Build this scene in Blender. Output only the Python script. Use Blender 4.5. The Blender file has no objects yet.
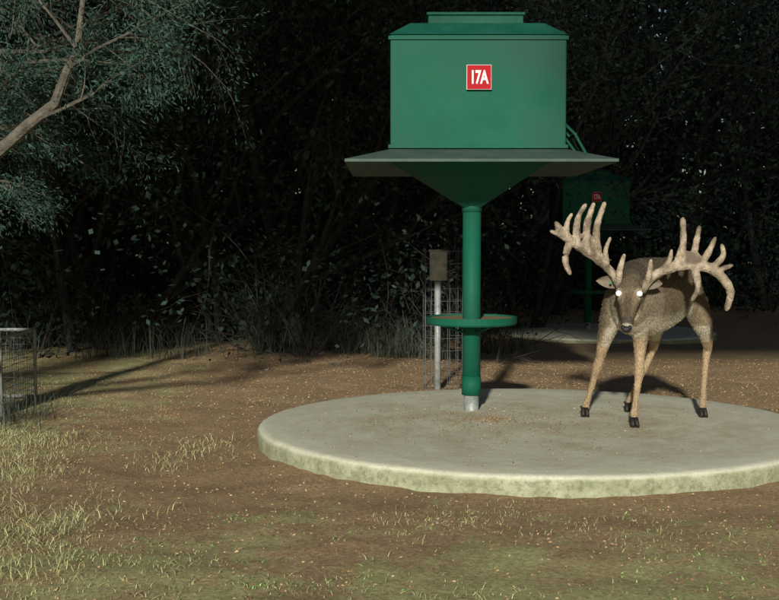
import bpy, math, random
import numpy as np
from mathutils import Vector, Matrix, noise
R = random.Random(7)
NR = np.random.RandomState(11)
scene = bpy.context.scene
scene.view_settings.view_transform='Standard'
scene.view_settings.look='None'
scene.view_settings.exposure=0

# ---------------------------------------------------------------- materials
def mat(name, c1, c2=None, scale=8, rough=0.8, bump=0.0, bscale=60, c3=None, s3=2.0, metal=0.0, island=0.0, spec=0.3, t3=(0.45,0.62), detail=4):
    m=bpy.data.materials.new(name); m.use_nodes=True
    nt=m.node_tree; n=nt.nodes; l=nt.links
    b=n['Principled BSDF']; b.inputs['Roughness'].default_value=rough; b.inputs['Metallic'].default_value=metal
    b.inputs['Specular IOR Level'].default_value=spec
    if island>0:   # foliage: colour varies per leaf only (cheap)
        g=n.new('ShaderNodeNewGeometry')
        r=n.new('ShaderNodeValToRGB'); e=r.color_ramp.elements
        e[0].position=0; e[1].position=1; e[0].color=(*[x*(1-island) for x in c1],1); e[1].color=(*[x*(1+island) for x in c2],1)
        l.new(g.outputs['Random Per Island'],r.inputs['Fac']); l.new(r.outputs['Color'],b.inputs['Base Color'])
        return m
    tc=n.new('ShaderNodeTexCoord')
    if c2 is None: c2=tuple(x*0.8 for x in c1)
    nz=n.new('ShaderNodeTexNoise'); nz.inputs['Scale'].default_value=scale; nz.inputs['Detail'].default_value=detail; nz.inputs['Roughness'].default_value=0.65
    l.new(tc.outputs['Object'],nz.inputs['Vector'])
    r=n.new('ShaderNodeValToRGB'); r.color_ramp.elements[0].position=0.35; r.color_ramp.elements[1].position=0.65
    r.color_ramp.elements[0].color=(*c1,1); r.color_ramp.elements[1].color=(*c2,1)
    l.new(nz.outputs['Fac'],r.inputs['Fac']); col=r.outputs['Color']
    if c3:
        n3=n.new('ShaderNodeTexNoise'); n3.inputs['Scale'].default_value=s3; n3.inputs['Detail'].default_value=4
        l.new(tc.outputs['Object'],n3.inputs['Vector'])
        r3=n.new('ShaderNodeValToRGB'); r3.color_ramp.elements[0].position=t3[0]; r3.color_ramp.elements[1].position=t3[1]
        l.new(n3.outputs['Fac'],r3.inputs['Fac'])
        mx=n.new('ShaderNodeMixRGB'); l.new(r3.outputs['Color'],mx.inputs['Fac']); l.new(col,mx.inputs['Color1']); mx.inputs['Color2'].default_value=(*c3,1)
        col=mx.outputs['Color']
    l.new(col,b.inputs['Base Color'])
    if bump>0:
        nb=n.new('ShaderNodeTexNoise'); nb.inputs['Scale'].default_value=bscale; nb.inputs['Detail'].default_value=3
        l.new(tc.outputs['Object'],nb.inputs['Vector'])
        bp=n.new('ShaderNodeBump'); bp.inputs['Strength'].default_value=bump; bp.inputs['Distance'].default_value=0.02
        l.new(nb.outputs['Fac'],bp.inputs['Height']); l.new(bp.outputs['Normal'],b.inputs['Normal'])
    return m

M={}
M['green']=mat('green_paint',(0.005,0.080,0.047),(0.009,0.100,0.060),3,0.6,0.06,25,c3=(0.016,0.072,0.050),s3=1.5,spec=.12)
M['green_dk']=mat('green_paint_worn',(0.005,0.066,0.042),(0.012,0.084,0.058),6,0.6,0.1,30,spec=.15)
M['skirt']=mat('weathered_steel_sheet',(0.045,0.075,0.062),(0.070,0.100,0.086),7,0.6,0.1,30,spec=.2)
M['galv']=mat('galvanised_steel',(0.18,0.19,0.185),(0.32,0.33,0.31),20,0.5,0.1,60,metal=0.2)
M['galv_dk']=mat('old_wire',(0.08,0.09,0.09),(0.13,0.13,0.13),20,0.5,metal=0.2)
M['red']=mat('red_sign_paint',(0.40,0.010,0.014),(0.34,0.008,0.012),20,0.6,spec=.1)
M['white']=mat('white_sign_paint',(0.7,0.7,0.7),(0.62,0.62,0.62),20,0.5,spec=.1)
M['feed']=mat('feed_residue',(0.20,0.12,0.06),(0.30,0.19,0.09),60,0.95,0.5,150)
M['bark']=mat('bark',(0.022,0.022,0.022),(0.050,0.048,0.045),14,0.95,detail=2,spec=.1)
M['bark_near']=mat('juniper_bark',(0.06,0.053,0.042),(0.14,0.12,0.095),18,0.95,0.6,60)
M['twig']=mat('dead_twigs',(0.028,0.027,0.026),(0.055,0.05,0.047),5,0.95,detail=1,spec=.1)
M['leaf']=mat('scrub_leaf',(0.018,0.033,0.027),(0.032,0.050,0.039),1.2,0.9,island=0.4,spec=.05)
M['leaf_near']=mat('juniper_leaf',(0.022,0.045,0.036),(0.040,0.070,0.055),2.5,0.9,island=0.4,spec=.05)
M['leaf_shade_oak']=mat('shade_oak_leaf',(0.03,0.05,0.02),(0.05,0.07,0.03),2,0.9,island=0.3,spec=.1)
M['grass_dry']=mat('dry_grass_blades',(0.26,0.25,0.11),(0.44,0.43,0.22),2.5,0.9,island=0.3,spec=.1)
M['grass_green']=mat('green_grass_blades',(0.16,0.28,0.09),(0.26,0.40,0.13),2.5,0.9,island=0.3,spec=.1)
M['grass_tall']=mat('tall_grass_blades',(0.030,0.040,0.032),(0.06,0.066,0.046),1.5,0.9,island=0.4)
M['litter']=mat('leaf_litter_bits',(0.15,0.088,0.045),(0.42,0.27,0.15),6,0.95,island=0.3,spec=.05)
M['stone']=mat('limestone',(0.25,0.23,0.19),(0.16,0.14,0.11),20,0.95,0.5,60)
M['hoof']=mat('hoof',(0.012,0.011,0.010),(0.03,0.025,0.02),30,0.5)
M['nose']=mat('nose_skin',(0.012,0.011,0.011),(0.02,0.018,0.018),60,0.35,0.3,200)
M['eye']=mat('eye_shine',(0.95,0.98,0.98),(0.9,0.97,0.97),5,0.15,spec=0.8)  # light thrown back by the eyes, painted as a near-white base colour
M['lid']=mat('eyelid',(0.02,0.014,0.01),(0.03,0.02,0.014),40,0.7)
M['velvet']=mat('antler_velvet',(0.26,0.20,0.145),(0.47,0.375,0.28),30,0.95,0.7,80,c3=(0.15,0.115,0.082),s3=11,spec=.1)
M['tag']=mat('ear_tag',(0.03,0.20,0.07),(0.03,0.18,0.07),20,0.5)

# ---------------------------------------------------------------- mesh tools
class MB:
    def __init__(s): s.v=[]; s.f=[]; s.m=[]
    def tube(s,pts,rad,n=6,mi=0,cap=True):
        pts=[Vector(p) for p in pts]; base=len(s.v); N=len(pts)
        up=Vector((0.13,0.21,0.97))
        for i,p in enumerate(pts):
            t=(pts[min(i+1,N-1)]-pts[max(i-1,0)]).normalized()
            a=t.cross(up)
            if a.length<0.05: a=t.cross(Vector((1,0,0)))
            a.normalize(); b=a.cross(t)
            r=rad[i] if hasattr(rad,'__len__') else rad
            for k in range(n):
                an=2*math.pi*k/n
                s.v.append(tuple(p+a*(math.cos(an)*r)+b*(math.sin(an)*r)))
        for i in range(N-1):
            for k in range(n):
                k2=(k+1)%n
                s.f.append((base+i*n+k,base+i*n+k2,base+(i+1)*n+k2,base+(i+1)*n+k)); s.m.append(mi)
        if cap:
            s.f.append(tuple(base+k for k in range(n))[::-1]); s.m.append(mi)
            s.f.append(tuple(base+(N-1)*n+k for k in range(n))); s.m.append(mi)
    def loft(s,st,n=20,mi=0,upref=(0,0,1)):
        base=len(s.v); N=len(st); ur=Vector(upref)
        C=[Vector(q[0]) for q in st]
        for i,q in enumerate(st):
            t=(C[min(i+1,N-1)]-C[max(i-1,0)]).normalized()
            a=t.cross(ur).normalized(); b=a.cross(t).normalized()
            for k in range(n):
                an=2*math.pi*k/n
                s.v.append(tuple(C[i]+a*(math.cos(an)*q[1])+b*(math.sin(an)*q[2])))
        for i in range(N-1):
            for k in range(n):
                k2=(k+1)%n
                s.f.append((base+i*n+k,base+i*n+k2,base+(i+1)*n+k2,base+(i+1)*n+k)); s.m.append(mi)
        s.f.append(tuple(base+k for k in range(n))[::-1]); s.m.append(mi)
        s.f.append(tuple(base+(N-1)*n+k for k in range(n))); s.m.append(mi)
    def box(s,lo,hi,mi=0):
        b=len(s.v); x0,y0,z0=lo; x1,y1,z1=hi
        s.v+=[(x0,y0,z0),(x1,y0,z0),(x1,y1,z0),(x0,y1,z0),(x0,y0,z1),(x1,y0,z1),(x1,y1,z1),(x0,y1,z1)]
        for f in [(0,3,2,1),(4,5,6,7),(0,1,5,4),(1,2,6,5),(2,3,7,6),(3,0,4,7)]:
            s.f.append(tuple(b+i for i in f)); s.m.append(mi)
    def frustum(s,lo,hi,mi=0):
        b=len(s.v)
        for (cx,cy,z,hx,hy) in (lo,hi):
            s.v+=[(cx-hx,cy-hy,z),(cx+hx,cy-hy,z),(cx+hx,cy+hy,z),(cx-hx,cy+hy,z)]
        for f in [(0,3,2,1),(4,5,6,7),(0,1,5,4),(1,2,6,5),(2,3,7,6),(3,0,4,7)]:
            s.f.append(tuple(b+i for i in f)); s.m.append(mi)
    def leaves(s,C,D,L,W,mi=0):
        C=np.asarray(C,float); D=np.asarray(D,float); n=len(C)
        if n==0: return
        D=D/np.maximum(np.linalg.norm(D,axis=1,keepdims=True),1e-6)
        Q=NR.normal(size=(n,3)); S=np.cross(D,Q); S/=np.maximum(np.linalg.norm(S,axis=1,keepdims=True),1e-6)
        L=np.asarray(L).reshape(-1,1); W=np.asarray(W).reshape(-1,1)
        a=C-D*L*.5; b=C+S*W*.5; c=C+D*L*.5; d=C-S*W*.5
        V=np.stack([a,b,c,d],1).reshape(-1,3); base=len(s.v)
        s.v+=[tuple(x) for x in V.tolist()]
        s.f+=[(base+4*i,base+4*i+1,base+4*i+2,base+4*i+3) for i in range(n)]
        s.m+=[mi]*n
    def blades(s,P,H,W,lean,mi=0):
        n=len(P); P=np.asarray(P,float); H=np.asarray(H).reshape(-1,1); W=np.asarray(W).reshape(-1,1)
        an=NR.uniform(0,6.283,n); sd=np.stack([np.cos(an),np.sin(an),0*an],1)
        ln=NR.normal(size=(n,3))*np.asarray(lean).reshape(-1,1); ln[:,2]=0
        up=np.array([[0,0,1.]])
        a=P-sd*W*.5; b=P+sd*W*.5
        m1=P+up*H*.55+ln*H*.3; c=m1+sd*W*.4; d=m1-sd*W*.4
        t=P+up*H*.92+ln*H
        V=np.stack([a,b,c,d,t],1).reshape(-1,3); base=len(s.v)
        s.v+=[tuple(x) for x in V.tolist()]
        for i in range(n):
            q=base+5*i; s.f.append((q,q+1,q+2,q+3)); s.f.append((q+3,q+2,q+4))
        s.m+=[mi]*(2*n)
    def mesh(s,name,mats,smooth=False):
        me=bpy.data.meshes.new(name); me.from_pydata(s.v,[],s.f)
        for k in mats: me.materials.append(M[k] if isinstance(k,str) else k)
        me.polygons.foreach_set('material_index',s.m)
        if smooth: me.polygons.foreach_set('use_smooth',[True]*len(s.f))
        me.update(); return me
    def obj(s,name,mats,smooth=False,parent=None,bevel=0):
        o=bpy.data.objects.new(name,s.mesh(name,mats,smooth)); scene.collection.objects.link(o)
        if parent: o.parent=parent
        if bevel:
            bv=o.modifiers.new('bevel','BEVEL'); bv.width=bevel; bv.segments=2; bv.limit_method='ANGLE'
        return o
def empty(name,loc=(0,0,0)):
    e=bpy.data.objects.new(name,None); e.location=loc; e.empty_display_size=.2; scene.collection.objects.link(e); return e

# ---------------------------------------------------------------- ground
def gz(x,y):
    sl=min(max((y-9.0)/9.0,0),1); sx=min(max((x+1.5)/4.0,0),1)
    z=-0.10-0.30*sl*sx
    z+=0.035*noise.noise(Vector((x*.35,y*.35,1.7)))*min(1,max(0,abs(math.hypot(x-.87,y-7.1)-1.65))*1.2)
    z+=0.012*noise.noise(Vector((x*3,y*3,0)))+0.010*noise.noise(Vector((x*9,y*9,5)))
    return z
xs=np.concatenate([[-250,-120,-60,-30,-18,-12,-8],np.arange(-5,5.01,.05),np.arange(5.3,9,.3),[10,13,18,30,60,120,250]])
ys=np.concatenate([[-150,-60,-25,-10,-4,-1,0.5,1.5],np.arange(2.2,12.01,.05),np.arange(12.3,20,.3),[21,23,26,30,40,70,130,300]])
nx,ny=len(xs),len(ys)
G=MB()
for y in ys:
    for x in xs: G.v.append((x,y,gz(x,y)))
for j in range(ny-1):
    for i in range(nx-1):
        G.f.append((j*nx+i,j*nx+i+1,(j+1)*nx+i+1,(j+1)*nx+i))
G.m=[0]*len(G.f)
m=bpy.data.materials.new('dirt_and_litter'); m.use_nodes=True; n=m.node_tree.nodes; l=m.node_tree.links
b=n['Principled BSDF']; b.inputs['Roughness'].default_value=.98; b.inputs['Specular IOR Level'].default_value=.05
tc=n.new('ShaderNodeTexCoord')
def NZ(sc,det=4,ro=.65):
    z=n.new('ShaderNodeTexNoise'); z.inputs['Scale'].default_value=sc; z.inputs['Detail'].default_value=det; z.inputs['Roughness'].default_value=ro
    l.new(tc.outputs['Object'],z.inputs['Vector']); return z.outputs['Fac']
def RAMP(f,a,bq,ca=(0,0,0,1),cb=(1,1,1,1)):
    r=n.new('ShaderNodeValToRGB'); r.color_ramp.elements[0].position=a; r.color_ramp.elements[1].position=bq
    r.color_ramp.elements[0].color=ca; r.color_ramp.elements[1].color=cb; l.new(f,r.inputs['Fac']); return r.outputs['Color']
def MIX(f,a,c,mode='MIX'):
    x=n.new('ShaderNodeMixRGB'); x.blend_type=mode
    if isinstance(f,float): x.inputs['Fac'].default_value=f
    else: l.new(f,x.inputs['Fac'])
    for s_,q in (('Color1',a),('Color2',c)):
        if isinstance(q,tuple): x.inputs[s_].default_value=(*q,1)
        else: l.new(q,x.inputs[s_])
    return x.outputs['Color']
def MATH(op,a,bq=None,cl=False):
    x=n.new('ShaderNodeMath'); x.operation=op; x.use_clamp=cl
    for i_,q in enumerate((a,bq)):
        if q is None: continue
        if isinstance(q,(int,float)): x.inputs[i_].default_value=q
        else: l.new(q,x.inputs[i_])
    return x.outputs[0]
fine=NZ(48,6,.85); broad=NZ(1.8,5,.7)
dirt=RAMP(fine,.35,.65,(0.24,0.148,0.080,1),(0.70,0.48,0.28,1))
dirt=MIX(RAMP(broad,.4,.65),dirt,MIX(0.35,dirt,(0.19,0.13,0.072)))
grs=RAMP(fine,.35,.65,(0.26,0.26,0.10,1),(0.70,0.69,0.34,1))
sx=n.new('ShaderNodeSeparateXYZ'); l.new(tc.outputs['Object'],sx.inputs[0])
fy=MATH('MULTIPLY',MATH('SUBTRACT',5.25,sx.outputs['Y']),0.42)
fx=MATH('MINIMUM',MATH('MULTIPLY',MATH('SUBTRACT',-1.45,sx.outputs['X']),0.42),0.45)
f=MATH('MAXIMUM',fy,fx); f=MATH('ADD',f,MATH('MULTIPLY',MATH('SUBTRACT',NZ(2.6,5,.75),.5),2.8))
col=MIX(MATH('MULTIPLY',RAMP(f,.1,.75),.85),dirt,grs)
l.new(col,b.inputs['Base Color'])
bp=n.new('ShaderNodeBump'); bp.inputs['Strength'].default_value=.75; bp.inputs['Distance'].default_value=.025
l.new(fine,bp.inputs['Height']); l.new(bp.outputs['Normal'],b.inputs['Normal'])
M['dirt']=m
G.obj('ground',['dirt'],True)

# ---------------------------------------------------------------- concrete pad
m=bpy.data.materials.new('stained_concrete'); m.use_nodes=True; n=m.node_tree.nodes; l=m.node_tree.links
b=n['Principled BSDF']; b.inputs['Roughness'].default_value=.9; b.inputs['Specular IOR Level'].default_value=.15
tc=n.new('ShaderNodeTexCoord')
n14=NZ(10,6,.8); n90=NZ(95,4,.8)
base=RAMP(n14,.3,.7,(0.62,0.60,0.46,1),(0.79,0.77,0.62,1))
base=MIX(RAMP(n90,.42,.65),base,MIX(.35,base,(0.32,0.26,0.17)))
stain=RAMP(NZ(2.4,6,.8),.40,.60)
sx=n.new('ShaderNodeSeparateXYZ'); l.new(tc.outputs['Object'],sx.inputs[0])
r2=MATH('ADD',MATH('MULTIPLY',sx.outputs['X'],sx.outputs['X']),MATH('MULTIPLY',sx.outputs['Y'],sx.outputs['Y']))
mr=n.new('ShaderNodeMapRange'); mr.inputs['From Min'].default_value=.6; mr.inputs['From Max'].default_value=2.7; mr.inputs['To Min'].default_value=.95; mr.inputs['To Max'].default_value=.2
l.new(r2,mr.inputs['Value'])
sf=MATH('MULTIPLY',stain,mr.outputs['Result'])
base=MIX(sf,base,MIX(.6,base,(0.36,0.24,0.13)))
crumbs=RAMP(NZ(150,2,.8),.56,.64)
base=MIX(MATH('MULTIPLY',crumbs,MATH('MULTIPLY',mr.outputs['Result'],.8)),base,(0.26,0.165,0.09))
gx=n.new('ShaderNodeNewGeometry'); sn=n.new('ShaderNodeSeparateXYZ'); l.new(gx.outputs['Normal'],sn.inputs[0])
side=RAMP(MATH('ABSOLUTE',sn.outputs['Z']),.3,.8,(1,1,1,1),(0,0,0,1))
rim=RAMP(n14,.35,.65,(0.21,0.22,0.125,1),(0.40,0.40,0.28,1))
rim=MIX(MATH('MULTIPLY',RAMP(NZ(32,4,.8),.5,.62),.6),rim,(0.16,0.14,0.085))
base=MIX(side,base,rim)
l.new(base,b.inputs['Base Color'])
bp=n.new('ShaderNodeBump'); bp.inputs['Strength'].default_value=.4; bp.inputs['Distance'].default_value=.012
l.new(MIX(.5,n14,n90),bp.inputs['Height']); l.new(bp.outputs['Normal'],b.inputs['Normal'])
M['conc']=m
def pad(name,cx,cy,zt,r,th):
    B=MB(); n=240
    rings=[0.0,.3,.6,.85,.97,.992,1.0,1.003,1.0,1.01]
    zz=[0,0,0,0,0,-.006,-.02,-.05,-th*.8,-th-.12]
    B.v.append((0,0,0))
    for q,z in zip(rings[1:],zz[1:]):
        for k in range(n):
            a=2*math.pi*k/n
            j=1+.007*noise.noise(Vector((math.cos(a)*3,math.sin(a)*3,z*3)))+ (0.006*noise.noise(Vector((math.cos(a)*22,math.sin(a)*22,z*40))) if q>.96 else 0)
            B.v.append((math.cos(a)*r*q*j,math.sin(a)*r*q*j,z+.002*noise.noise(Vector((math.cos(a)*q*4,math.sin(a)*q*4,0)))))
    for k in range(n): B.f.append((0,1+k,1+(k+1)%n))
    for i in range(len(rings)-2):
        for k in range(n):
            B.f.append((1+i*n+k,1+(i+1)*n+k,1+(i+1)*n+(k+1)%n,1+i*n+(k+1)%n))
    B.m=[0]*len(B.f)
    o=B.obj(name,['conc'],True); o.location=(cx,cy,zt); return o
pad('concrete_pad',0.87,7.1,0.0,1.65,0.10)
pad('concrete_pad',3.3,18.2,-0.30,1.65,0.10)

# ---------------------------------------------------------------- feeder
def feeder(loc,text=True):
    e=empty('deer_feeder',loc)
    B=MB()
    B.box((-.52,-.52,1.63),(.52,.52,2.30))
    o=B.obj('hopper',['green'],parent=e,bevel=.008)
    B=MB()
    B.frustum((0,0,2.301,.53,.53),(0,0,2.39,.40,.40))
    B.box((-.29,-.29,2.391),(.29,.29,2.455))
    B.box((-.30,-.30,2.456),(.30,.30,2.475))
    B.obj('hopper_lid',['green_dk'],parent=e,bevel=.006)
    B=MB()
    for z in (1.633,2.27):
        B.box((-.528,-.532,z),(.528,-.521,z+.022)); B.box((-.532,-.528,z),(-.521,.528,z+.022)); B.box((.521,-.528,z),(.532,.528,z+.022))
    B.obj('hopper_trim',['green'],parent=e,bevel=.002)
    B=MB()
    def ring(hx,hy,z): 
        b=len(B.v); B.v.extend([(-hx,-hy,z),(hx,-hy,z),(hx,hy,z),(-hx,hy,z)]); return b
    r1=ring(.523,.523,1.628); r2=ring(.78,.80,1.553); r3=ring(.78,.80,1.537); r4=ring(.50,.50,1.612)
    for a,c in ((r1,r2),(r2,r3),(r3,r4)):
        for k in range(4):
            k2=(k+1)%4; B.f.append((a+k,c+k,c+k2,a+k2)); B.m.append(0)
    B.obj('rain_skirt',['skirt'],parent=e)
    B=MB(); B.frustum((0,0,1.30,.055,.055),(0,0,1.60,.50,.50))
    B.obj('funnel',['green'],parent=e)
    B=MB()
    B.tube([(0,0,.10),(0,0,1.32)],.058,28,0)
    B.tube([(0,0,1.27),(0,0,1.335)],.064,28,0)
    B.tube([(0,0,.10),(0,0,.22)],.062,28,0)
    B.tube([(0,0,.535),(0,0,.56)],.075,28,0)
    B.tube([(0,0,-.12),(0,0,.101)],.048,28,1)
    B.obj('pole',['green','galv'],parent=e,smooth=True,bevel=0)
    B=MB(); n_=48; prof=[(.06,.548),(.28,.552),(.29,.562),(.292,.602),(.284,.602),(.280,.590),(.06,.588)]
    for r,z in prof:
        for k in range(n_):
            a=2*math.pi*k/n_; B.v.append((r*math.cos(a),r*math.sin(a),z))
    for i in range(len(prof)-1):
        for k in range(n_):
            B.f.append((i*n_+k,i*n_+(k+1)%n_,(i+1)*n_+(k+1)%n_,(i+1)*n_+k)); B.m.append(1 if i>=5 else 0)
    for q in range(4):
        a=q*math.pi/2+.5; B.tube([(.05*math.cos(a),.05*math.sin(a),.50),(.22*math.cos(a),.22*math.sin(a),.55)],.008,6,0)
    B.obj('feed_tray',['green','feed'],parent=e)
    B=MB()
    B.tube([(.53,-.35,1.80),(.60,-.35,1.73),(.68,-.35,1.59)],.009,6)
    B.tube([(.53,-.15,1.80),(.60,-.15,1.73),(.68,-.15,1.59)],.009,6)
    B.tube([(.60,-.36,1.73),(.60,-.14,1.73)],.009,6)
    B.tube([(.53,-.35,1.72),(.62,-.35,1.60)],.008,6)
    B.obj('skirt_brackets',['green_dk'],parent=e)
    B=MB(); B.box((-.072,-.548,1.975),(.075,-.5335,2.12)); o=B.obj('number_sign',['white'],parent=e,bevel=.002)
    B=MB(); B.box((-.069,-.551,1.978),(.072,-.5485,2.117)); o=B.obj('number_sign_face',['red'],parent=e)
    c=bpy.data.curves.new('number_text','FONT'); c.body='17A'; c.size=.090; c.align_x='CENTER'; c.extrude=.0008; c.offset=.0026; c.space_character=.92
    c.materials.append(M['white'])
    t=bpy.data.objects.new('number_text',c); scene.collection.objects.link(t); t.parent=e
    t.rotation_euler=(math.radians(90),0,0); t.location=(.001,-.5525,2.011); t.scale=(.76,1.2,1)
    return e
feeder((.525,7.6,0.0))
f2=feeder((3.12,18.7,-.30)); f2.rotation_euler=(0,0,.06)

# ---------------------------------------------------------------- control post with box and wire guard
e=empty('fence_post',(.385,9.5,-.1))
B=MB(); B.tube([(0,0,-.2),(0,0,1.0)],.026,14,0); B.tube([(0,.03,-.1),(.03,.22,.75)],.012,8,0); B.obj('post',['galv'],parent=e,smooth=True)
B=MB(); B.box((-.065,-.075,.87),(.07,.03,1.10),0); B.box((-.052,-.082,.89),(.057,-.0755,1.075),0); B.box((-.075,-.085,1.101),(.08,.04,1.115),0); B.obj('control_box',['galv'],parent=e,bevel=.004)
B=MB()
for k in range(14):
    a=2*math.pi*k/14; B.tube([(.06+.17*math.cos(a),.2+.17*math.sin(a),-.05),(.06+.17*math.cos(a),.2+.17*math.sin(a),1.12)],.0024,4)
for j in range(12):
    z=.0+j*.1
    B.tube([(.06+.17*math.cos(2*math.pi*k/20),.2+.17*math.sin(2*math.pi*k/20),z) for k in range(21)],.0024,4,cap=False)
B.obj('wire_guard',['galv_dk'],parent=e)
e=empty('wire_cage',(-3.22,8.5,-.1))
B=MB(); X0,X1,Y0,Y1,Z1=-.55,.56,-.4,.4,.52
for x in (X0,X1):
    for y in (Y0,Y1): B.tube([(x,y,-.05),(x,y,Z1)],.012,6)
for z in (.02,Z1):
    B.tube([(X0,Y0,z),(X1,Y0,z),(X1,Y1,z),(X0,Y1,z),(X0,Y0,z)],.012,6)
B.obj('frame',['galv'],parent=e)
B=MB()
k=X0
while k<X1:
    for y in (Y0,Y1): B.tube([(k,y,0),(k,y,Z1)],.002,4)
    B.tube([(k,Y0,Z1),(k,Y1,Z1)],.002,4); k+=.05
k=Y0
while k<Y1:
    for x in (X0,X1): B.tube([(x,k,0),(x,k,Z1)],.002,4)
    k+=.05
for j in range(11):
    z=.01+j*.05; B.tube([(X0,Y0,z),(X1,Y0,z),(X1,Y1,z),(X0,Y1,z),(X0,Y0,z)],.002,4)
B.obj('wire_mesh',['galv_dk'],parent=e)

# ---------------------------------------------------------------- deer
deer=empty('whitetail_deer',(1.6,7.2,0))
def dchild(o):
    o.parent=deer; o.location=Vector(o.location)-Vector((1.6,7.2,0)); return o
B=MB()
B.loft([((1.375,6.84,.71),.05,.08),((1.39,6.90,.715),.10,.145),((1.42,6.99,.73),.145,.200),((1.48,7.09,.742),.170,.232),((1.56,7.20,.748),.180,.235),
        ((1.65,7.31,.757),.18,.225),((1.73,7.41,.775),.17,.205),((1.80,7.51,.795),.165,.19),((1.86,7.59,.80),.135,.155),((1.90,7.65,.80),.07,.09)],28)
B.loft([((1.47,7.12,.80),.11,.16),((1.42,6.98,.81),.115,.155),((1.395,6.87,.82),.090,.130),((1.38,6.78,.83),.072,.100),((1.373,6.72,.825),.058,.072)],24)
hp=Vector((1.372,6.76,.865)); hn=Vector((1.298,6.505,.600)); ax=(hn-hp); HL=ax.length; ax.normalize()
lat=ax.cross(Vector((0,0,1))).normalized(); hup=lat.cross(ax).normalized()
if hup.z<0: hup=-hup
def H(t,u=0,w=0): return hp+ax*(HL*t)+hup*u+lat*w
B.loft([(H(-.04,-.01),.030,.030),(H(.05,0),.056,.052),(H(.18,.004),.066,.064),(H(.32,.004),.070,.064),(H(.42,0),.064,.058),(H(.54,-.006),.048,.050),
        (H(.68,-.010),.037,.040),(H(.82,-.012),.034,.035),(H(.93,-.012),.033,.031),(H(.99,-.012),.025,.023),(H(1.015,-.012),.012,.012)],22,upref=tuple(hup))
B.loft([(H(.22,-.05),.035,.03),(H(.45,-.045),.034,.028),(H(.7,-.036),.024,.018),(H(.9,-.034),.019,.014),(H(.95,-.033),.01,.008)],14,upref=tuple(hup))
for sg in (-1,1):
    B.loft([(H(.20,.035,sg*.045),.012,.012),(H(.30,.036,sg*.058),.018,.016),(H(.40,.026,sg*.058),.013,.012)],10,upref=tuple(hup))
def leg(js): 
    B.loft([(p,a,bb) for p,a,bb in js],16,upref=(0,1,0.01))
HO=[]
leg([((1.38,7.04,.86),.05,.08),((1.345,7.05,.74),.072,.110),((1.315,7.10,.60),.060,.090),((1.295,7.16,.48),.040,.053),((1.280,7.20,.38),.027,.033),((1.268,7.23,.315),.030,.032),((1.258,7.26,.26),.021,.023),((1.235,7.31,.14),.0165,.018),((1.222,7.345,.075),.023,.025),((1.212,7.33,.035),.021,.023)])
HO.append((1.208,7.315))
leg([((1.49,7.02,.86),.05,.08),((1.515,7.03,.74),.070,.110),((1.505,7.06,.60),.058,.088),((1.490,7.05,.48),.040,.053),((1.478,7.01,.38),.028,.033),((1.472,6.975,.32),.031,.033),((1.462,6.965,.26),.022,.024),((1.445,6.955,.14),.017,.018),((1.437,6.945,.075),.024,.025),((1.432,6.915,.035),.021,.023)])
HO.append((1.430,6.90))
leg([((1.78,7.55,.84),.07,.12),((1.71,7.52,.70),.085,.125),((1.68,7.48,.58),.068,.095),((1.69,7.56,.49),.041,.058),((1.705,7.66,.41),.027,.040),((1.700,7.69,.375),.026,.036),((1.67,7.66,.31),.021,.025),((1.59,7.60,.17),.0175,.019),((1.545,7.565,.08),.024,.026),((1.525,7.54,.035),.021,.023)])
HO.append((1.520,7.525))
leg([((1.86,7.50,.84),.07,.12),((1.91,7.45,.70),.080,.125),((1.95,7.42,.58),.064,.095),((1.995,7.49,.49),.041,.058),((2.03,7.57,.41),.027,.040),((2.03,7.585,.375),.026,.036),((2.01,7.54,.31),.021,.025),((1.965,7.41,.16),.0175,.019),((1.945,7.35,.08),.024,.026),((1.937,7.31,.035),.021,.023)])
HO.append((1.934,7.295))
B.loft([((1.89,7.62,.88),.03,.03),((1.93,7.70,.80),.04,.03),((1.95,7.73,.68),.035,.025),((1.95,7.73,.60),.012,.012)],10,upref=(0,1,0.01))
def remesh(B,name,vox,it=3):
    o=B.obj('tmp_'+name,[],False)
    md=o.modifiers.new('r','REMESH'); md.mode='VOXEL'; md.voxel_size=vox; md.use_smooth_shade=True
    s=o.modifiers.new('s','SMOOTH'); s.factor=.5; s.iterations=it
    dg=bpy.context.evaluated_depsgraph_get(); me=bpy.data.meshes.new_from_object(o.evaluated_get(dg)); me.name=name
    bpy.data.objects.remove(o); 
    me.polygons.foreach_set('use_smooth',[True]*len(me.polygons))
    return me
me=remesh(B,'body',.0075,7)
ca=me.color_attributes.new('coat','FLOAT_COLOR','POINT')
def lerp(a,b,t): 
    t=min(max(t,0),1); return tuple(a[i]+(b[i]-a[i])*t for i in range(3))
def ss(a,b,x): 
    t=min(max((x-a)/(b-a),0),1); return t*t*(3-2*t)
brown=(0.145,0.108,0.068); dark=(0.088,0.068,0.047); tan=(0.34,0.24,0.145); cream=(0.48,0.42,0.32); greyb=(0.115,0.092,0.066)
cols=[]
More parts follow.
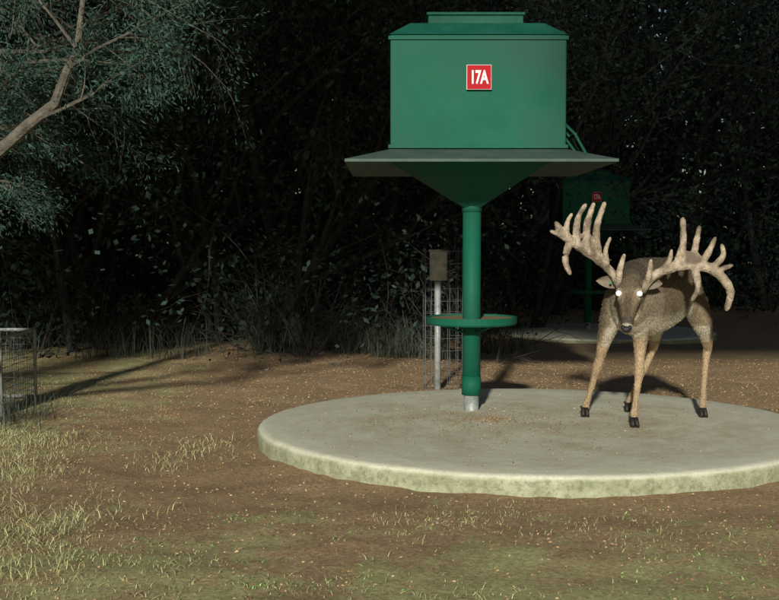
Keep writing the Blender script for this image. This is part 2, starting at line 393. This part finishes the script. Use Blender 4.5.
for v in me.vertices:
    p=v.co; nn=v.normal
    c=lerp(brown,dark,ss(.80,.98,p.z))
    c=lerp(c,tan,ss(.58,.42,p.z))
    if p.z>.45 and nn.z<-.2 and p.y>6.9: c=lerp(c,cream,ss(-.2,-.7,nn.z))
    d=p-hp; t=d.dot(ax)/HL; u=d.dot(hup); w=d.dot(lat); rr=math.hypot(u,w)
    if p.y<6.86 and t>-.1:
        c=lerp(brown,greyb,.5)
        c=lerp(c,(0.165,0.12,0.075),ss(.25,.5,t))
        c=lerp(c,(0.065,0.050,0.036),ss(.35,.5,t)*ss(.03,.01,abs(w))*ss(.0,.03,u)*.8)
        c=lerp(c,(0.07,0.055,0.042),ss(.72,.82,t)*ss(.93,.88,t))
        c=lerp(c,cream,ss(.90,.94,t)*.7)
        if u<-.035: c=lerp(c,cream,ss(-.03,-.05,u)*ss(.1,.3,t))
        for sg in (-1,1):
            ee=(p-H(.37,.028,sg*.058)).length; c=lerp(c,(0.36,0.28,0.19),ss(.042,.026,ee)*.7)
        c=lerp(c,(0.05,0.038,0.028),ss(.12,.0,t)*ss(.07,.03,rr)*.6)
    elif p.y<7.0 and p.z<.78 and p.z>.5:
        c=lerp(c,cream,.15)
    f_=1+.24*noise.noise(p*12)+.10*noise.noise(p*60)
    cols+= [c[0]*f_,c[1]*f_,c[2]*f_,1]
ca.data.foreach_set('color',cols)
m=bpy.data.materials.new('deer_coat'); m.use_nodes=True; n=m.node_tree.nodes; l=m.node_tree.links
b=n['Principled BSDF']; b.inputs['Roughness'].default_value=.85; b.inputs['Specular IOR Level'].default_value=.1
at=n.new('ShaderNodeAttribute'); at.attribute_name='coat'; tc=n.new('ShaderNodeTexCoord')
mp=n.new('ShaderNodeMapping'); mp.inputs['Scale'].default_value=(1,.7,.35); l.new(tc.outputs['Object'],mp.inputs['Vector'])
z=n.new('ShaderNodeTexNoise'); z.inputs['Scale'].default_value=150; z.inputs['Detail'].default_value=3; l.new(mp.outputs[0],z.inputs['Vector'])
rr_=n.new('ShaderNodeValToRGB'); rr_.color_ramp.elements[0].color=(.6,.6,.6,1); rr_.color_ramp.elements[1].color=(1.35,1.35,1.35,1); rr_.color_ramp.elements[0].position=.3; rr_.color_ramp.elements[1].position=.7
l.new(z.outputs['Fac'],rr_.inputs['Fac'])
x=n.new('ShaderNodeMixRGB'); x.blend_type='MULTIPLY'; x.inputs['Fac'].default_value=1; l.new(at.outputs['Color'],x.inputs['Color1']); l.new(rr_.outputs['Color'],x.inputs['Color2'])
l.new(x.outputs['Color'],b.inputs['Base Color'])
bp=n.new('ShaderNodeBump'); bp.inputs['Strength'].default_value=.7; bp.inputs['Distance'].default_value=.01; l.new(z.outputs['Fac'],bp.inputs['Height']); l.new(bp.outputs['Normal'],b.inputs['Normal'])
M['coat']=m; me.materials.clear(); me.materials.append(m)
# short coat: fur strands as fine blades lying along the body
B=MB()
tri=[(p.center.copy(),p.normal.copy(),p.vertices[0]) for p in me.polygons]
R.shuffle(tri)
FC=[];FD=[];FL=[]
for c,nn,vi in tri[:28000]:
    flow=Vector((.35,.55,-.55)) if c.y>6.86 else (-ax)*1.0
    if c.z<.5: flow=Vector((0,0,-1))
    flow=(flow-nn*flow.dot(nn))
    if flow.length<.05: continue
    flow.normalize()
    d=(flow+nn*.35+Vector((R.gauss(0,.2),R.gauss(0,.2),R.gauss(0,.2)))).normalized()
    Lh=.016 if (c.z>.5 and c.y>6.86) else .007
    FC.append(c+d*Lh*.45); FD.append(d); FL.append((Lh,vi))
B.leaves([tuple(x) for x in FC],[tuple(x) for x in FD],np.array([q[0] for q in FL])*NR.uniform(.7,1.2,len(FL)),np.full(len(FL),.0022),0)
fm=B.mesh('fur',['coat'])
fa=fm.color_attributes.new('coat','FLOAT_COLOR','POINT'); arr=[]
for q in FL:
    k=q[1]*4; g=R.uniform(.75,1.35); arr+=[cols[k]*g,cols[k+1]*g,cols[k+2]*g,1]*4
fa.data.foreach_set('color',arr)
o=bpy.data.objects.new('fur',fm); scene.collection.objects.link(o); dchild(o)
o=bpy.data.objects.new('body',me); scene.collection.objects.link(o); dchild(o)
M['ear']=mat('ear_coat',(0.11,0.080,0.053),(0.165,0.125,0.085),30,.9,.3,150)
M['ear_in']=mat('ear_inside',(0.20,0.16,0.12),(0.14,0.11,0.085),30,.9,.3,150)
B=MB()
for sg,tip in ((-1,Vector((-.140,.03,.012))),(1,Vector((.135,.03,-.005)))):
    root=Vector((1.372+sg*.052,6.765,.848)); N_=9; K=9; A=tip.normalized(); upv=Vector((0,-.15,1)); upv=(upv-A*upv.dot(A)).normalized(); fw=A.cross(upv); fw= fw if fw.y<0 else -fw
    for side in (0,1):
        base_=len(B.v)
        for i in range(N_):
            t=i/(N_-1); wd=.034*math.sin(math.pi*min(1,.16+t*.84))**.8*(1 if t<.98 else .3)+.003
            for k in range(K):
                s_=(k/(K-1)-.5)*2
                p=root+tip*t+upv*(s_*wd)+fw*((.022*(s_*s_)-.012)*(1-t*.5) - (.004 if side else 0))
                B.v.append(tuple(p))
        for i in range(N_-1):
            for k in range(K-1):
                q=base_+i*K+k; B.f.append((q,q+1,q+K+1,q+K)); B.m.append(0 if side else 1)
dchild(B.obj('ears',['ear','ear_in'],True))
B=MB(); B.box((1.245,6.735,.840),(1.260,6.741,.857)); dchild(B.obj('ear_tag',['tag'],bevel=.003))
def sph(B,c,r,sc=(1,1,1),n_=14,mi=0):
    base_=len(B.v); 
    for i in range(n_+1):
        ph=math.pi*i/n_
        for k in range(n_):
            a=2*math.pi*k/n_; B.v.append((c[0]+r*sc[0]*math.sin(ph)*math.cos(a),c[1]+r*sc[1]*math.sin(ph)*math.sin(a),c[2]+r*sc[2]*math.cos(ph)))
    for i in range(n_):
        for k in range(n_):
            B.f.append((base_+i*n_+k,base_+(i+1)*n_+k,base_+(i+1)*n_+(k+1)%n_,base_+i*n_+(k+1)%n_)); B.m.append(mi)
B=MB()
for sg in (-1,1): sph(B,H(.37,.032,sg*.056),.0215,mi=1); sph(B,H(.375,.038,sg*.0575)+Vector((0,-.006,0)),.0172,mi=0)
dchild(B.obj('eyes',['eye','lid'],True))
B=MB(); c_=H(.985,-.004); sph(B,c_,.026,(1.05,.7,.75)); 
for sg in (-1,1): sph(B,H(.965,.004,sg*.018),.013)
dchild(B.obj('nose',['nose'],True))
B=MB()
for (hx,hy) in HO:
    for sg in (-1,1):
        B.loft([((hx+sg*.013,hy-.030,.004),.010,.010),((hx+sg*.013,hy-.012,.002),.015,.026),((hx+sg*.012,hy,.028),.014,.022),((hx+sg*.010,hy+.008,.055),.012,.016)],12,upref=(0,1,.01))
    for sg in (-1,1): sph(B,(hx+sg*.016,hy+.035,.055),.009,n_=8)
dchild(B.obj('hooves',['hoof'],True))
U=.0056; A0=Vector((1.374,6.735,.842))
def AP(x,z,y=0): return A0+Vector((x*U,-y*U,z*U))
B=MB()
def an(pts,rs,k=10):
    P=[AP(*p) for p in pts]; out=[]; ro=[]
    for i in range(len(P)-1):
        p0=P[max(i-1,0)];p1=P[i];p2=P[i+1];p3=P[min(i+2,len(P)-1)]
        for j in range(5):
            t=j/5; out.append(.5*((2*p1)+(p2-p0)*t+(2*p0-5*p1+4*p2-p3)*t*t+(3*p1-p0-3*p2+p3)*t**3)); ro.append((rs[i]+(rs[i+1]-rs[i])*t)*U)
    out.append(P[-1]); ro.append(rs[-1]*U)
    ro=[r*(1+.25*noise.noise(q*30)) for r,q in zip(ro,out)]
    B.tube(out,ro,k)
    B.loft([(P[-1]+(P[-1]-P[-2]).normalized()*(-ro[-1]*.3),ro[-1]*.9,ro[-1]*.9),(P[-1]+(P[-1]-P[-2]).normalized()*(ro[-1]*.5),ro[-1]*.75,ro[-1]*.75),(P[-1]+(P[-1]-P[-2]).normalized()*(ro[-1]*.95),ro[-1]*.3,ro[-1]*.3)],8,upref=(.1,1,.1))
an([(-9,-8,0),(-12,-2,0),(-20,11,-1),(-33,23,1),(-48,34,5),(-63,43,9),(-72,50,12),(-79,61,14)],[5,4.8,4.4,4.6,5,5,4.2,2.8])
an([(-33,22,1),(-36,40,0),(-36,58,-1),(-29,81,1)],[4.5,4,3.6,2.4])
an([(-45,32,4),(-47,50,4),(-46,64,5),(-41,80,7)],[4.5,3.9,3.4,2.3])
an([(-56,38,7),(-58,54,8),(-56,68,9),(-50,79,11)],[4.3,3.6,3.1,2.2])
an([(-62,43,9),(-68,50,12),(-68,62,14),(-64,70,15)],[3.5,3.2,2.6,1.9])
an([(-64,44,9),(-69,30,12),(-69,20,14),(-65,11,14)],[4.2,3.6,3.2,2.4])
an([(-68,46,11),(-76,50,14),(-84,53,16)],[3.6,3,2])
an([(-14,0,2),(-14,13,6),(-10,29,8)],[3.6,3.4,2])
an([(-26,18,2),(-28,34,5),(-24,46,7)],[3,2.6,1.8])
an([(9,-8,0),(12,-3,0),(20,7,-1),(32,14,1),(47,18,4),(64,19,8),(78,15,11),(89,5,13),(96,-8,13),(93,-24,11)],[5,4.8,4.5,4.8,5.2,5.2,5,4.6,4.2,2.8])
an([(42,17,3),(49,32,2),(51,46,1),(50,65,2)],[4.8,4.3,3.8,2.5])
an([(55,19,5),(61,32,5),(63,44,6),(65,57,8)],[4.5,3.9,3.4,2.2])
an([(66,19,8),(72,28,9),(76,36,10),(80,46,12)],[4.2,3.6,3,2])
an([(75,16,10),(83,22,13),(88,30,14),(86,39,15)],[4,3.4,2.9,2])
an([(60,19,6),(63,6,10),(63,-5,12),(58,-15,12)],[4,3.5,3,2.2])
an([(82,12,11),(88,16,14),(96,19,15)],[3.6,2.8,1.8])
an([(30,13,1),(36,22,4),(38,34,6)],[3.4,3,1.8])
an([(14,0,2),(16,11,6),(17,24,8)],[3.6,3.2,1.9])
def web(a,b_,c,th=2.6):
    a,b_,c=AP(*a),AP(*b_),AP(*c)
    for i in range(5):
        t=i/4; B.tube([a.lerp(b_,t),c.lerp(a.lerp(b_,t),.25)],[th*U,th*U*.6],8)
web((-33,23,2),(-60,42,8),(-44,56,5)); web((44,18,3),(72,18,9),(59,38,6)); web((-60,42,8),(-72,50,12),(-70,56,12))
me=remesh(B,'antlers',.0045,2); me.materials.clear(); me.materials.append(M['velvet'])
o=bpy.data.objects.new('antlers',me); scene.collection.objects.link(o); dchild(o)

# ---------------------------------------------------------------- vegetation
def rperp(d):
    q=Vector((R.gauss(0,1),R.gauss(0,1),R.gauss(0,1))); q=q-d*q.dot(d); return q.normalized()
def grow(B,p,d,L,r,lvl,mx,kids,tips,wob=.22,lift=.05,spread=.8,seg=4,mi=0,ns=(7,5,4,3,3),kl=(.45,.75)):
    pts=[p.copy()]; rs=[r]; dd=d.normalized()
    for i in range(seg):
        dd=(dd+rperp(dd)*R.uniform(0,wob)+Vector((0,0,lift))).normalized()
        p=p+dd*(L/seg); pts.append(p.copy()); rs.append(r*(1-.75*(i+1)/seg))
    B.tube(pts,rs,ns[min(lvl,4)],mi,cap=False)
    if lvl>=mx-1:
        for q in pts[1:]: tips.append((q,dd))
    if lvl<mx:
        for k in range(kids[lvl]):
            t=R.uniform(.25,1.0); i=min(int(t*seg),seg-1); q=pts[i].lerp(pts[i+1],t*seg-i)
            nd=(dd*(1-.3*spread)+rperp(dd)*spread*R.uniform(.6,1.2)).normalized()
            grow(B,q,nd,L*R.uniform(*kl),rs[i]*.6,lvl+1,mx,kids,tips,wob*1.15,lift,spread,seg,mi,ns,kl)
def cloud(tips,per,sp,L,W,B,mi=1,drop=0.0):
    C=[];D=[]
    for q,d in tips:
        if R.random()<drop: continue
        for k in range(per):
            C.append((q.x+R.gauss(0,sp),q.y+R.gauss(0,sp),q.z+R.gauss(0,sp*.8)))
            D.append((d.x+R.gauss(0,.8),d.y+R.gauss(0,.8),d.z+R.gauss(0,.8)))
    if C: B.leaves(C,D,NR.uniform(L*.6,L*1.3,len(C)),NR.uniform(W*.6,W*1.3,len(C)),mi)
variants=[]
for vi in range(5):
    B=MB(); tips=[]
    for s in range(3):
        a=R.uniform(0,6.28); d=Vector((math.cos(a)*R.uniform(.1,.55),math.sin(a)*.4,1))
        grow(B,Vector((math.cos(a)*.12,math.sin(a)*.12,-.15)),d,R.uniform(3.2,4.6),R.uniform(.04,.085),0,3,(6,4,3),tips,.28,.03,.9)
    cloud(tips,12 if vi<3 else 7,.17,.065,.036,B,1,.2)
    # low bushy skirt of foliage
    bc=[(R.gauss(0,.55),R.gauss(0,.4),R.uniform(.1,1.3)) for _ in range(16)]
    c=[]
    for _ in range(1500):
        q=R.choice(bc); c.append((q[0]+R.gauss(0,.2),q[1]+R.gauss(0,.2),max(0,q[2]+R.gauss(0,.18))))
    B.leaves(c,NR.normal(size=(1500,3)),NR.uniform(.04,.085,1500),NR.uniform(.02,.045,1500),1)
    variants.append(B.mesh('scrub_tree_mesh',['bark','leaf'],False))
def inst(name,me,loc,rz,s,ry=0):
    o=bpy.data.objects.new(name,me); o.location=loc; o.rotation_euler=(R.uniform(-.06,.06),ry,rz); o.scale=(s,s,s*R.uniform(.9,1.15)); scene.collection.objects.link(o); return o
rows=[]
for i in range(10): rows.append((-7.5+i*.9+R.uniform(-.3,.3),13.6+max(0,(i-6))*.9+R.uniform(-.5,.8),R.uniform(.85,1.15)))
for i in range(10): rows.append((-9.5+i*1.3+R.uniform(-.4,.4),16.5+max(0,i-7)*1.4+R.uniform(-.6,.8),R.uniform(1.1,1.5)))
for i in range(10): rows.append((-11+i*2.4+R.uniform(-.5,.5),22.5+R.uniform(0,2)+(2.5 if i>6 else 0),R.uniform(1.6,2.1)))
for k,(x_,y_,s_) in enumerate(rows):
    inst('scrub_tree',variants[k%5],(x_,y_,gz(x_,y_)),R.uniform(0,6.28),s_)
B=MB()
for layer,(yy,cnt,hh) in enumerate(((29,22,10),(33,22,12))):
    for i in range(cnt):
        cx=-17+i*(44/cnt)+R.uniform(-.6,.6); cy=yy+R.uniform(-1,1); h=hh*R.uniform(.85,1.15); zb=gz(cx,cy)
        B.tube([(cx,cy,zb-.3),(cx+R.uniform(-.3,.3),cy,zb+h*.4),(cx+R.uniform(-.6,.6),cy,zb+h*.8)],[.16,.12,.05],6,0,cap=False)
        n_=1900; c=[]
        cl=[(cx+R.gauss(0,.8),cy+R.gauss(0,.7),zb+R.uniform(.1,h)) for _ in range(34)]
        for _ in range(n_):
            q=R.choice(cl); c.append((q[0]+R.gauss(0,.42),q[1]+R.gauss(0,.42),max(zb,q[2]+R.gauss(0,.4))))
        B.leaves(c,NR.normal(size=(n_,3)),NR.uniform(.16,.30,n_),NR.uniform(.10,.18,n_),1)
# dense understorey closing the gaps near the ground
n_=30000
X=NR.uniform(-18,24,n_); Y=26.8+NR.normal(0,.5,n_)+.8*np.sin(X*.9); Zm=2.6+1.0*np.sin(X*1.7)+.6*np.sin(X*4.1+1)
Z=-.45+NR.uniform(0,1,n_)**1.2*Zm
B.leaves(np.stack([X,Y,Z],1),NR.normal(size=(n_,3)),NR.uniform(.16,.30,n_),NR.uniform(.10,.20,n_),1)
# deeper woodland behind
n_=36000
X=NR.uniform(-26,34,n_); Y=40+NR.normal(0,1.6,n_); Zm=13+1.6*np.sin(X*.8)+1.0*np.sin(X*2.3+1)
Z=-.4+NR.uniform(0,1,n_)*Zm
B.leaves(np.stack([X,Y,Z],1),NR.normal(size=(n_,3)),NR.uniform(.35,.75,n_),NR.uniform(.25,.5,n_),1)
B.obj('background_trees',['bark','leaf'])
B=MB(); tips=[]
grow(B,Vector((-1.45,13.0,-.2)),Vector((.45,.1,.9)),3.0,.08,0,3,(6,4,3),tips,.12,.02,.8)
grow(B,Vector((-3.4,12.8,-.2)),Vector((-.15,0,1)),3.6,.06,0,3,(6,4,3),tips,.15,.02,.8)
cloud(tips,4,.14,.07,.04,B,1,.4); B.obj('leaning_oak_tree',['bark','leaf'])
B=MB(); tips=[]
for i in range(30):
    x_=R.uniform(-6.5,1.2); y_=R.uniform(12.0,13.6); 
    for s in range(4):
        d=Vector((R.gauss(0,.6),R.gauss(0,.5),R.uniform(.4,1.2)))
        grow(B,Vector((x_,y_,gz(x_,y_)-.03)),d,R.uniform(.5,1.3),R.uniform(.006,.014),1,3,(0,4,2),tips,.3,.0,.9)
B.obj('dead_brush',['twig'])

# near juniper, left edge
B=MB(); tips=[]
grow(B,Vector((-3.1,6.2,-.2)),Vector((.0,0,1)),4.2,.13,0,0,(0,),[],.05,.05,.6)
limbs=[((-2.6,6.0,1.20),(.8,-.1,.75),1.15,.034),((-2.95,6.1,1.9),(1,-.05,.22),1.3,.03),((-2.9,6.2,2.2),(1,-.1,.15),1.6,.03),((-2.9,6.2,2.5),(1,-.05,.0),1.6,.03),
       ((-2.95,6.3,1.35),(1,.15,.15),.9,.022),((-2.9,6.2,2.35),(1,.3,-.02),1.5,.028),((-2.9,6.2,1.9),(1,.5,.0),1.2,.022),((-2.9,6.2,2.65),(1,.25,.0),2.0,.028),((-2.9,6.2,1.65),(1,.35,.05),1.2,.022),((-2.9,6.3,2.1),(1,.6,.0),1.3,.022)]
B.tube([(-3.1,6.2,.9),(-2.6,6.0,1.20)],[.05,.036],7)
B.tube([(-3.1,6.2,.75),(-2.5,5.75,1.1),(-2.05,5.5,1.30),(-1.75,5.4,1.50),(-1.62,5.35,1.60),(-1.50,5.37,1.70),(-1.43,5.35,1.86),(-1.39,5.38,2.0),(-1.40,5.5,2.2),(-1.5,5.6,2.5)],[.055,.045,.034,.029,.027,.024,.021,.016,.012,.008],9)
for p,d in (((-1.6,5.35,1.62),(.9,0,.15)),((-1.43,5.35,1.86),(.9,.1,.3)),((-1.40,5.36,1.95),(-.5,0,.8)),((-1.9,5.5,1.4),(.1,0,1))):
    grow(B,Vector(p),Vector(d),.6,.008,2,4,(0,0,6,4),tips,.35,-.02,.8,kl=(.3,.5))
for p,d,L,r in limbs:
    grow(B,Vector(p),Vector(d),L,r,1,3,(0,8,6),tips,.16,-.03,.75,kl=(.28,.5))
C=[];D=[]
for q,d in tips:
    if R.random()<.15: continue
    for k in range(16):
        C.append((q.x+R.gauss(0,.04),q.y+R.gauss(0,.04),q.z+R.gauss(0,.035))); D.append((d.x+R.gauss(0,.5),d.y+R.gauss(0,.5),d.z+R.gauss(0,.5)-.2))
B.leaves(C,D,NR.uniform(.015,.04,len(C)),NR.uniform(.005,.010,len(C)),1)
B.obj('juniper_tree',['bark_near','leaf_near'])

# sun direction (needed for the height at which the added oaks' crowns begin)
EL=math.radians(17); AZ=math.radians(9)
# unseen oaks added behind the camera, crowns shaped to shade the far thicket
def crown_ok(x,y,z):
    z0=z+y*math.tan(EL); x0=x-y*math.tan(AZ)      # where the light past this leaf crosses y=0
    lim=5.0 if -1.7<x0<.1 else (4.45 if -4.2<x0<=-1.7 else 4.0)
    return z0>lim
for (ox,oy,H0,RA) in ((-15,-8,20,5),(-6.2,-8.5,21,6.4),(5.4,-8.5,22,6.9),(14.5,-8,21,5.5),(22,-8,20,5)):
    B=MB()
    B.tube([(ox,oy,-.4),(ox+.1,oy,2.5),(ox-.1,oy,6.5),(ox,oy,12)],[.42,.34,.28,.15],8,0)
    cl=[]
    while len(cl)<190:
        a=R.uniform(0,6.28); rr0=math.sqrt(R.random())*RA; zc=R.uniform(5.8,H0) if R.random()<.7 else R.uniform(6,10)
        q=(ox+math.cos(a)*rr0,oy+math.sin(a)*rr0*.5,zc)
        if not crown_ok(*q): continue
        cl.append(q)
        if len(cl)<14: B.tube([(ox,oy,5.5+len(cl)*.2),((ox+q[0])/2,(oy+q[1])/2,(7.5+zc)/2+.5),q],[.12,.07,.02],5,0)
    c=[]
    for _ in range(13500):
        q=R.choice(cl); p=(q[0]+R.gauss(0,.7),q[1]+R.gauss(0,.6),q[2]+R.gauss(0,.6))
        if crown_ok(*p): c.append(p)
    n_=len(c)
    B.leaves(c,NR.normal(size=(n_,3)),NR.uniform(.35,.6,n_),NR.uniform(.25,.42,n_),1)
    B.obj('added_shade_oak',['bark','leaf_shade_oak'])

# grass ------------------------------------------------
def inpad(x,y): return math.hypot(x-.87,y-7.1)<1.69
def tufts(B,N,area,h,w,lean,mi,per=14,dens=None,sp=.03):
    P=[]
    for _ in range(N):
        x_=R.uniform(*area[0]); y_=R.uniform(*area[1])
        if inpad(x_,y_): continue
        if dens and R.random()>dens(x_,y_): continue
        for k in range(R.randint(per//2,per)):
            a=x_+R.gauss(0,sp); c=y_+R.gauss(0,sp)
            if inpad(a,c): continue
            P.append((a,c,gz(a,c)-.005))
    if P: n_=len(P); B.blades(P,NR.uniform(h*.4,h*1.2,n_),NR.uniform(w*.6,w*1.2,n_),np.abs(NR.normal(lean,lean*.4,n_)),mi)
def dn(x,y):
    f=max((4.95-y)*.45,min((-1.5-x)*.45,.45))+ (noise.noise(Vector((x*1.3,y*1.3,3)))*1.6)
    return min(max(f,0),1)
B=MB()
tufts(B,8500,((-3.6,2.6),(3.6,10)),.026,.0025,.9,0,12,lambda x,y:dn(x,y)*.85,.06)
tufts(B,1900,((-3.3,-.9),(4.0,7.6)),.055,.0028,.9,0,14,lambda x,y:min(max((-1.35-x)*.8-(y-6)*.3+noise.noise(Vector((x*1.5,y*1.5,9)))*1.4,0),1),.08)
B.obj('dry_grass',['grass_dry'])
B=MB()
tufts(B,260,((-2.2,2.4),(3.9,5.3)),.016,.007,1.5,0,12,lambda x,y:1 if noise.noise(Vector((x*1.7,y*2.3,17)))>.12 else .1,.04)
B.obj('green_grass',['grass_green'])
B=MB()
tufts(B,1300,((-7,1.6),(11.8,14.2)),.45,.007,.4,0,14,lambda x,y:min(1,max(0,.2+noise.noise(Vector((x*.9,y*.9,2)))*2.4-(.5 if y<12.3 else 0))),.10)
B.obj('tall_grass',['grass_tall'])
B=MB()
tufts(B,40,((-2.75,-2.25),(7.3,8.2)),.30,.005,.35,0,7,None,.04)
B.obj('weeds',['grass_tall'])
C=[]
for _ in range(40000):
    x_=R.uniform(-4.2,4.6); y_=3.6+9.5*R.random()**.9
    if inpad(x_,y_) : continue
    C.append((x_,y_,gz(x_,y_)+.002))
B=MB(); n_=len(C); D=NR.normal(size=(n_,3)); D[:,2]*=.4
B.leaves(C,D,NR.uniform(.005,.018,n_),NR.uniform(.004,.010,n_),0)
B.obj('leaf_litter',['litter'])
C=[]
for _ in range(1900):
    a=R.uniform(0,6.28); rr0=abs(R.gauss(0,.75)); x_=.65+math.cos(a)*rr0; y_=7.2+math.sin(a)*rr0
    if math.hypot(x_-.87,y_-7.1)<1.6: C.append((x_,y_,.005))
B=MB(); n_=len(C); D=NR.normal(size=(n_,3)); D[:,2]*=.3
B.leaves(C,D,NR.uniform(.005,.013,n_),NR.uniform(.004,.009,n_),0)
B.obj('spilled_feed',['litter'])
B=MB()
for _ in range(60):
    x_=R.uniform(-3.5,4); y_=R.uniform(3.8,11)
    if inpad(x_,y_): continue
    r0=R.uniform(.006,.020); sph(B,(x_,y_,gz(x_,y_)+r0*.2),r0,(R.uniform(.8,1.4),R.uniform(.8,1.3),.6),7)
B.obj('stones',['stone'],True)

# ---------------------------------------------------------------- light
sd=Vector((math.sin(AZ)*math.cos(EL),math.cos(AZ)*math.cos(EL),-math.sin(EL)))
L=bpy.data.lights.new('sun','SUN'); L.energy=5.0; L.angle=math.radians(2.0); L.color=(.99,1.0,.90)
lo=bpy.data.objects.new('sun',L); lo.rotation_euler=sd.to_track_quat('-Z','Y').to_euler(); scene.collection.objects.link(lo)
w=bpy.data.worlds.new('World'); scene.world=w; w.use_nodes=True
nt=w.node_tree; sk=nt.nodes.new('ShaderNodeTexSky'); sk.sky_type='NISHITA'; sk.sun_disc=False; sk.sun_elevation=EL; sk.sun_rotation=math.radians(189)
nt.links.new(sk.outputs[0],nt.nodes['Background'].inputs[0]); nt.nodes['Background'].inputs[1].default_value=.045

cam=bpy.data.cameras.new('camera'); co=bpy.data.objects.new('camera',cam); scene.collection.objects.link(co)
cam.sensor_width=36; cam.lens=36*1190/779; cam.clip_end=600; cam.clip_start=.05
co.location=(0,0,1.09); co.rotation_euler=(math.radians(90-2.88),0,0); scene.camera=co
